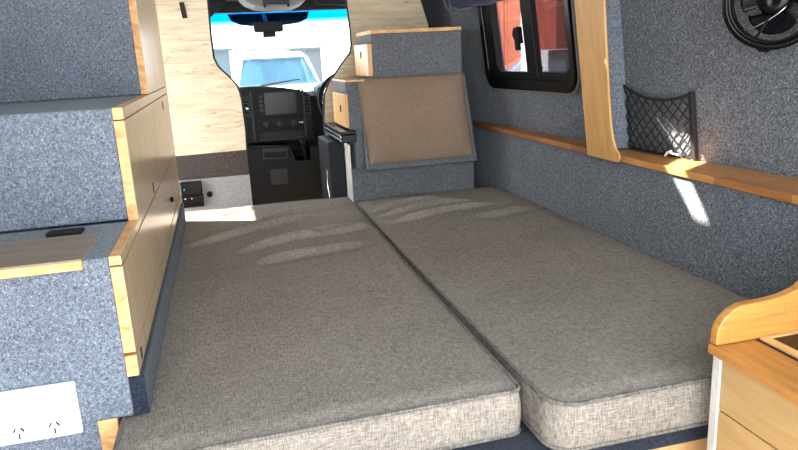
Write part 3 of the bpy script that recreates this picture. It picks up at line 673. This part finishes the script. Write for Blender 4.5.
# roof, pillars
cb.hexa([(X0+.17, 14.0, GZ+1.88), (X1-.17, 14.0, GZ+1.88), (X1-.17, 17.2, GZ+1.88), (X0+.17, 17.2, GZ+1.88)], [(X0+.28, 14.25, GZ+2.0), (X1-.28, 14.25, GZ+2.0), (X1-.28, 17.0, GZ+2.0), (X0+.28, 17.0, GZ+2.0)])
for s_, xa, xb in ((1, X0, X0+.17), (-1, X1, X1-.17)):
    cb.hexa([(xa, 13.4, GZ+1.28), (xa+s_*.09, 13.36, GZ+1.28), (xa+s_*.09, 13.5, GZ+1.28), (xa, 13.5, GZ+1.28)], [(xb, 14.02, GZ+1.9), (xb+s_*.09, 13.98, GZ+1.9), (xb+s_*.09, 14.15, GZ+1.9), (xb, 14.15, GZ+1.9)])
    cb.hexa([(xa, 14.9, GZ+1.28), (xa+s_*.06, 14.9, GZ+1.28), (xa+s_*.06, 17.4, GZ+1.28), (xa, 17.4, GZ+1.28)], [(xb, 14.9, GZ+1.9), (xb+s_*.06, 14.9, GZ+1.9), (xb+s_*.06, 17.2, GZ+1.9), (xb, 17.2, GZ+1.9)])
obj('cabin', cb, M['van_white'], t, bevel=.02)
obj('windscreen', MB().hexa([(X0+.09, 13.38, GZ+1.37), (X1-.09, 13.38, GZ+1.37), (X1-.09, 13.40, GZ+1.37), (X0+.09, 13.40, GZ+1.37)], [(X0+.25, 13.99, GZ+1.885), (X1-.25, 13.99, GZ+1.885), (X1-.25, 14.01, GZ+1.885), (X0+.25, 14.01, GZ+1.885)]), M['car_glass'], t)
for x in (.45, 1.25): obj('seat', MB().box(x, x+.5, 14.9, 15.05, GZ+1.0, GZ+1.72).box(x+.13, x+.37, 14.9, 15.02, GZ+1.70, GZ+1.86), M['seatgrey'], t, bevel=.03)
obj('windscreen_seal', MB().tube([(X0+.09, 13.36, GZ+1.385), (X1-.09, 13.36, GZ+1.385), (X1-.25, 13.97, GZ+1.885), (X0+.25, 13.97, GZ+1.885)], .018, 6, True), M['fence'], t)
obj('wiper', MB().tube([(X0+.5, 13.34, GZ+1.39), (X0+1.25, 13.40, GZ+1.47)], .015, 6), M['black'], t)
obj('bulkhead', MB().box(X0+.1, X1-.1, 16.3, 16.4, GZ+1.2, GZ+1.9), M['bldg'], t)
for x in (X0+.1, X1-.3):
    for y in (12.9, 16.6): obj('wheel', MB().cyl((x, y, GZ+.35), (x+.2, y, GZ+.35), .35, 28), M['rubber'], t)
for x in (X0+.08, X1-.38): obj('headlamp', MB().box(x, x+.3, 12.03, 12.1, GZ+.78, GZ+.95), M['chrome'], t, bevel=.02)
# buildings and fence
t = thing('warehouse', (0, 30, GZ), 'bright white building filling the view beyond the windscreen', 'building')
obj('wall', MB().box(-14, 9, 30, 31, GZ, GZ+7), M['bldg'], t)
obj('roof_edge', MB().box(-14, 9, 29.9, 30, GZ+7, GZ+7.2), M['fence'], t)
t = thing('grey_shed', (-.2, 20.5, GZ), 'low grey shed beyond the white vehicle on its left', 'shed')
obj('wall', MB().box(-1.0, .40, 20.3, 21.5, GZ, GZ+2.18), M['fence'], t)
obj('roof', MB().box(-1.1, .5, 20.2, 21.6, GZ+2.18, GZ+2.24), M['fence'], t)
t = thing('grey_shed', (2.8, 20.5, GZ), 'low grey shed beyond the white vehicle on its right', 'shed')
obj('wall', MB().box(2.15, 3.0, 20.3, 21.5, GZ, GZ+2.10), M['fence'], t)
obj('roof', MB().box(2.1, 3.02, 20.2, 21.6, GZ+2.10, GZ+2.16), M['fence'], t)
tag(obj('pipe_barrier', MB().cyl((.55, 18.6, GZ+2.12), (2.3, 18.6, GZ+2.12), .02, 8).cyl((.55, 18.6, GZ), (.55, 18.6, GZ+2.12), .02, 8).cyl((2.3, 18.6, GZ), (2.3, 18.6, GZ+2.12), .02, 8), M['fence']), 'thin grey pipe barrier behind the white vehicle', 'barrier')
# containers
def container(p0, p1, z0, h, mat, label, depth=2.4, pitch=.7, amp=.10, side=-1):
    t = thing('shipping_container', (p0[0], p0[1], z0), label, 'shipping container')
    a = Vector((p0[0], p0[1], 0)); b = Vector((p1[0], p1[1], 0)); L = (b-a).length; d = (b-a)/L; nrm = Vector((d.y, -d.x, 0))
    if nrm.dot(Vector((side, -1, 0))) < 0: nrm = -nrm
    n = int(L/pitch); prof = []
    for i in range(n):
        s = i*L/n; w_ = L/n
        for f_, o_ in ((0, 0), (.35, 0), (.5, amp), (.85, amp)): prof.append(a+d*(s+w_*f_)+nrm*(o_-amp))
    prof.append(b-nrm*.04); prof.append(b-nrm*depth); prof.append(a-nrm*depth)
    obj('corrugated_wall', MB().prism([(q.x, q.y, z0+.12) for q in prof], (0, 0, h-.24)), mat, t)
    for zz in (z0, z0+h-.12): obj('rail', MB().prism([(q.x, q.y, zz) for q in (a+nrm*.02, b+nrm*.02, b-nrm*depth, a-nrm*depth)], (0, 0, .12)), mat, t)
    for q in (a, b): obj('corner_post', MB().prism([(r_.x, r_.y, z0+.01) for r_ in (q-d*.06+nrm*.03, q+d*.06+nrm*.03, q+d*.06-nrm*.1, q-d*.06-nrm*.1)], (0, 0, h-.02)), mat, t)
    return t, a, d, nrm
container((4.75, 11.2), (11.0, 24.0), GZ+1.40, 2.6, M['cont'], 'bright orange corrugated shipping container outside the clear window pane', 1.5, 1.5, .3, 1.5)
container((4.75, 11.2), (11.0, 24.0), GZ, 1.38, M['cont_pale'], 'pale blue-white corrugated container underneath the bright orange one', 1.5, 1.0, .2, 1.5)
container((4.72, 9.0), (8.0, 8.9), GZ+1.80, 2.2, M['cont_dark'], 'dull red shipping container seen through the tinted window pane', .8)
tag(obj('trailer_bed', MB().box(4.85, 7.9, 9.05, 9.6, GZ, GZ+1.79), M['car_blue'], bevel=.02), 'dark blue-grey trailer carrying the dull red container', 'trailer')
t = thing('parked_car', (4.6, 7.0, GZ), 'dark blue-grey car outside the tinted window pane', 'car')
obj('body', MB().prism([(3.3, 7.0, GZ+.3), (3.3, 7.0, GZ+.9), (3.7, 7.0, GZ+1.05), (4.4, 7.0, GZ+1.55), (5.9, 7.0, GZ+1.6), (6.8, 7.0, GZ+1.1), (7.5, 7.0, GZ+1.0), (7.5, 7.0, GZ+.3)], (0, -1.7, 0)), M['car_blue'], t, bevel=.08, seg=4)
obj('side_window', MB().prism([(4.0, 5.28, GZ+1.1), (4.5, 5.28, GZ+1.48), (5.8, 5.28, GZ+1.5), (6.4, 5.28, GZ+1.1)], (0, .03, 0)), M['black_gloss'], t)
for x in (4.0, 6.7): obj('wheel', MB().cyl((x, 5.25, GZ+.32), (x, 5.5, GZ+.32), .32, 28), M['rubber'], t)

# ------------------------------------------------------------------ light
sc = bpy.context.scene
wd = bpy.data.worlds.new('world'); sc.world = wd; wd.use_nodes = True
bg = wd.node_tree.nodes['Background']; nt = wd.node_tree
tc = nt.nodes.new('ShaderNodeTexCoord'); sp = nt.nodes.new('ShaderNodeSeparateXYZ'); nt.links.new(tc.outputs['Generated'], sp.inputs[0])
rr = ramp(nt, sp.outputs[2], [(0, (.90, .95, 1.0, 1)), (.35, (.82, .91, 1.0, 1)), (1, (.55, .75, 1.0, 1))])
nt.links.new(rr, bg.inputs[0]); bg.inputs[1].default_value = 3.2
SUN = Vector((.60, -.25, -.75)).normalized()
sl = bpy.data.lights.new('sun', 'SUN'); sl.energy = 15; sl.angle = radians(.6); sl.color = (1, .95, .86)
so = bpy.data.objects.new('sun', sl); C.objects.link(so); so.rotation_euler = SUN.to_track_quat('-Z', 'Y').to_euler()
def grad_glass(m, c0, c1, z0, z1):
    nt = m.node_tree; t = [n for n in nt.nodes if n.type == 'BSDF_TRANSPARENT'][0]
    tc = nt.nodes.new('ShaderNodeTexCoord'); sp = nt.nodes.new('ShaderNodeSeparateXYZ'); nt.links.new(tc.outputs['Object'], sp.inputs[0])
    mr = nt.nodes.new('ShaderNodeMapRange'); mr.inputs[1].default_value = z0; mr.inputs[2].default_value = z1; nt.links.new(sp.outputs[2], mr.inputs[0])
    nt.links.new(ramp(nt, mr.outputs[0], [(0, c0), (1, c1)]), t.inputs[0])
grad_glass(M['band'], (.85, .97, 1, 1), (.01, .42, .75, 1), .556, .60)
def portal(loc, size, direction):
    l = bpy.data.lights.new('portal', 'AREA'); l.shape = 'RECTANGLE'; l.size, l.size_y = size; l.cycles.is_portal = True
    o = bpy.data.objects.new('portal', l); C.objects.link(o); o.location = Vector(loc)+Vector((0, 0, ZC)); o.rotation_euler = Vector(direction).to_track_quat('-Z', 'Y').to_euler()
portal((.3, Y0-.02, -.25), (1.9, 1.95), (0, 1, 0))
portal((XL-.06, (DY0+DY1)/2, -.3), (.5, 1.6), (1, 0, 0))
portal(((VX0+VX1)/2, (VY0+VY1)/2, CZ+.05), (.32, .4), (0, 0, -1))
portal((.29, 4.9, .05), (1.8, .9), (0, -1, 0))
portal((1.28, 2.53, .13), (.6, .55), (-1, 0, 0))

# ------------------------------------------------------------------ camera
F, YAW, PIT, ROL = 676, .2457, .2478, -.0509
fw = Vector((sin(YAW)*cos(PIT), cos(YAW)*cos(PIT), -sin(PIT))); r0 = Vector((cos(YAW), -sin(YAW), 0)); u0 = r0.cross(fw)
r = r0*cos(ROL)+u0*sin(ROL); u = r.cross(fw)
cd = bpy.data.cameras.new('camera'); cd.sensor_width = 36; cd.lens = F/798*36; cd.clip_start = .02; cd.clip_end = 300
co = bpy.data.objects.new('camera', cd); C.objects.link(co)
co.matrix_world = Matrix(((r.x, u.x, -fw.x, 0), (r.y, u.y, -fw.y, 0), (r.z, u.z, -fw.z, ZC), (0, 0, 0, 1)))
sc.camera = co
sc.view_settings.view_transform = 'Standard'; sc.view_settings.look = 'None'; sc.view_settings.gamma = 1
sc.view_settings.exposure = 1.38; sc.view_settings.use_curve_mapping = False
for o in bpy.data.objects:
    if '_b' in o: del o['_b']
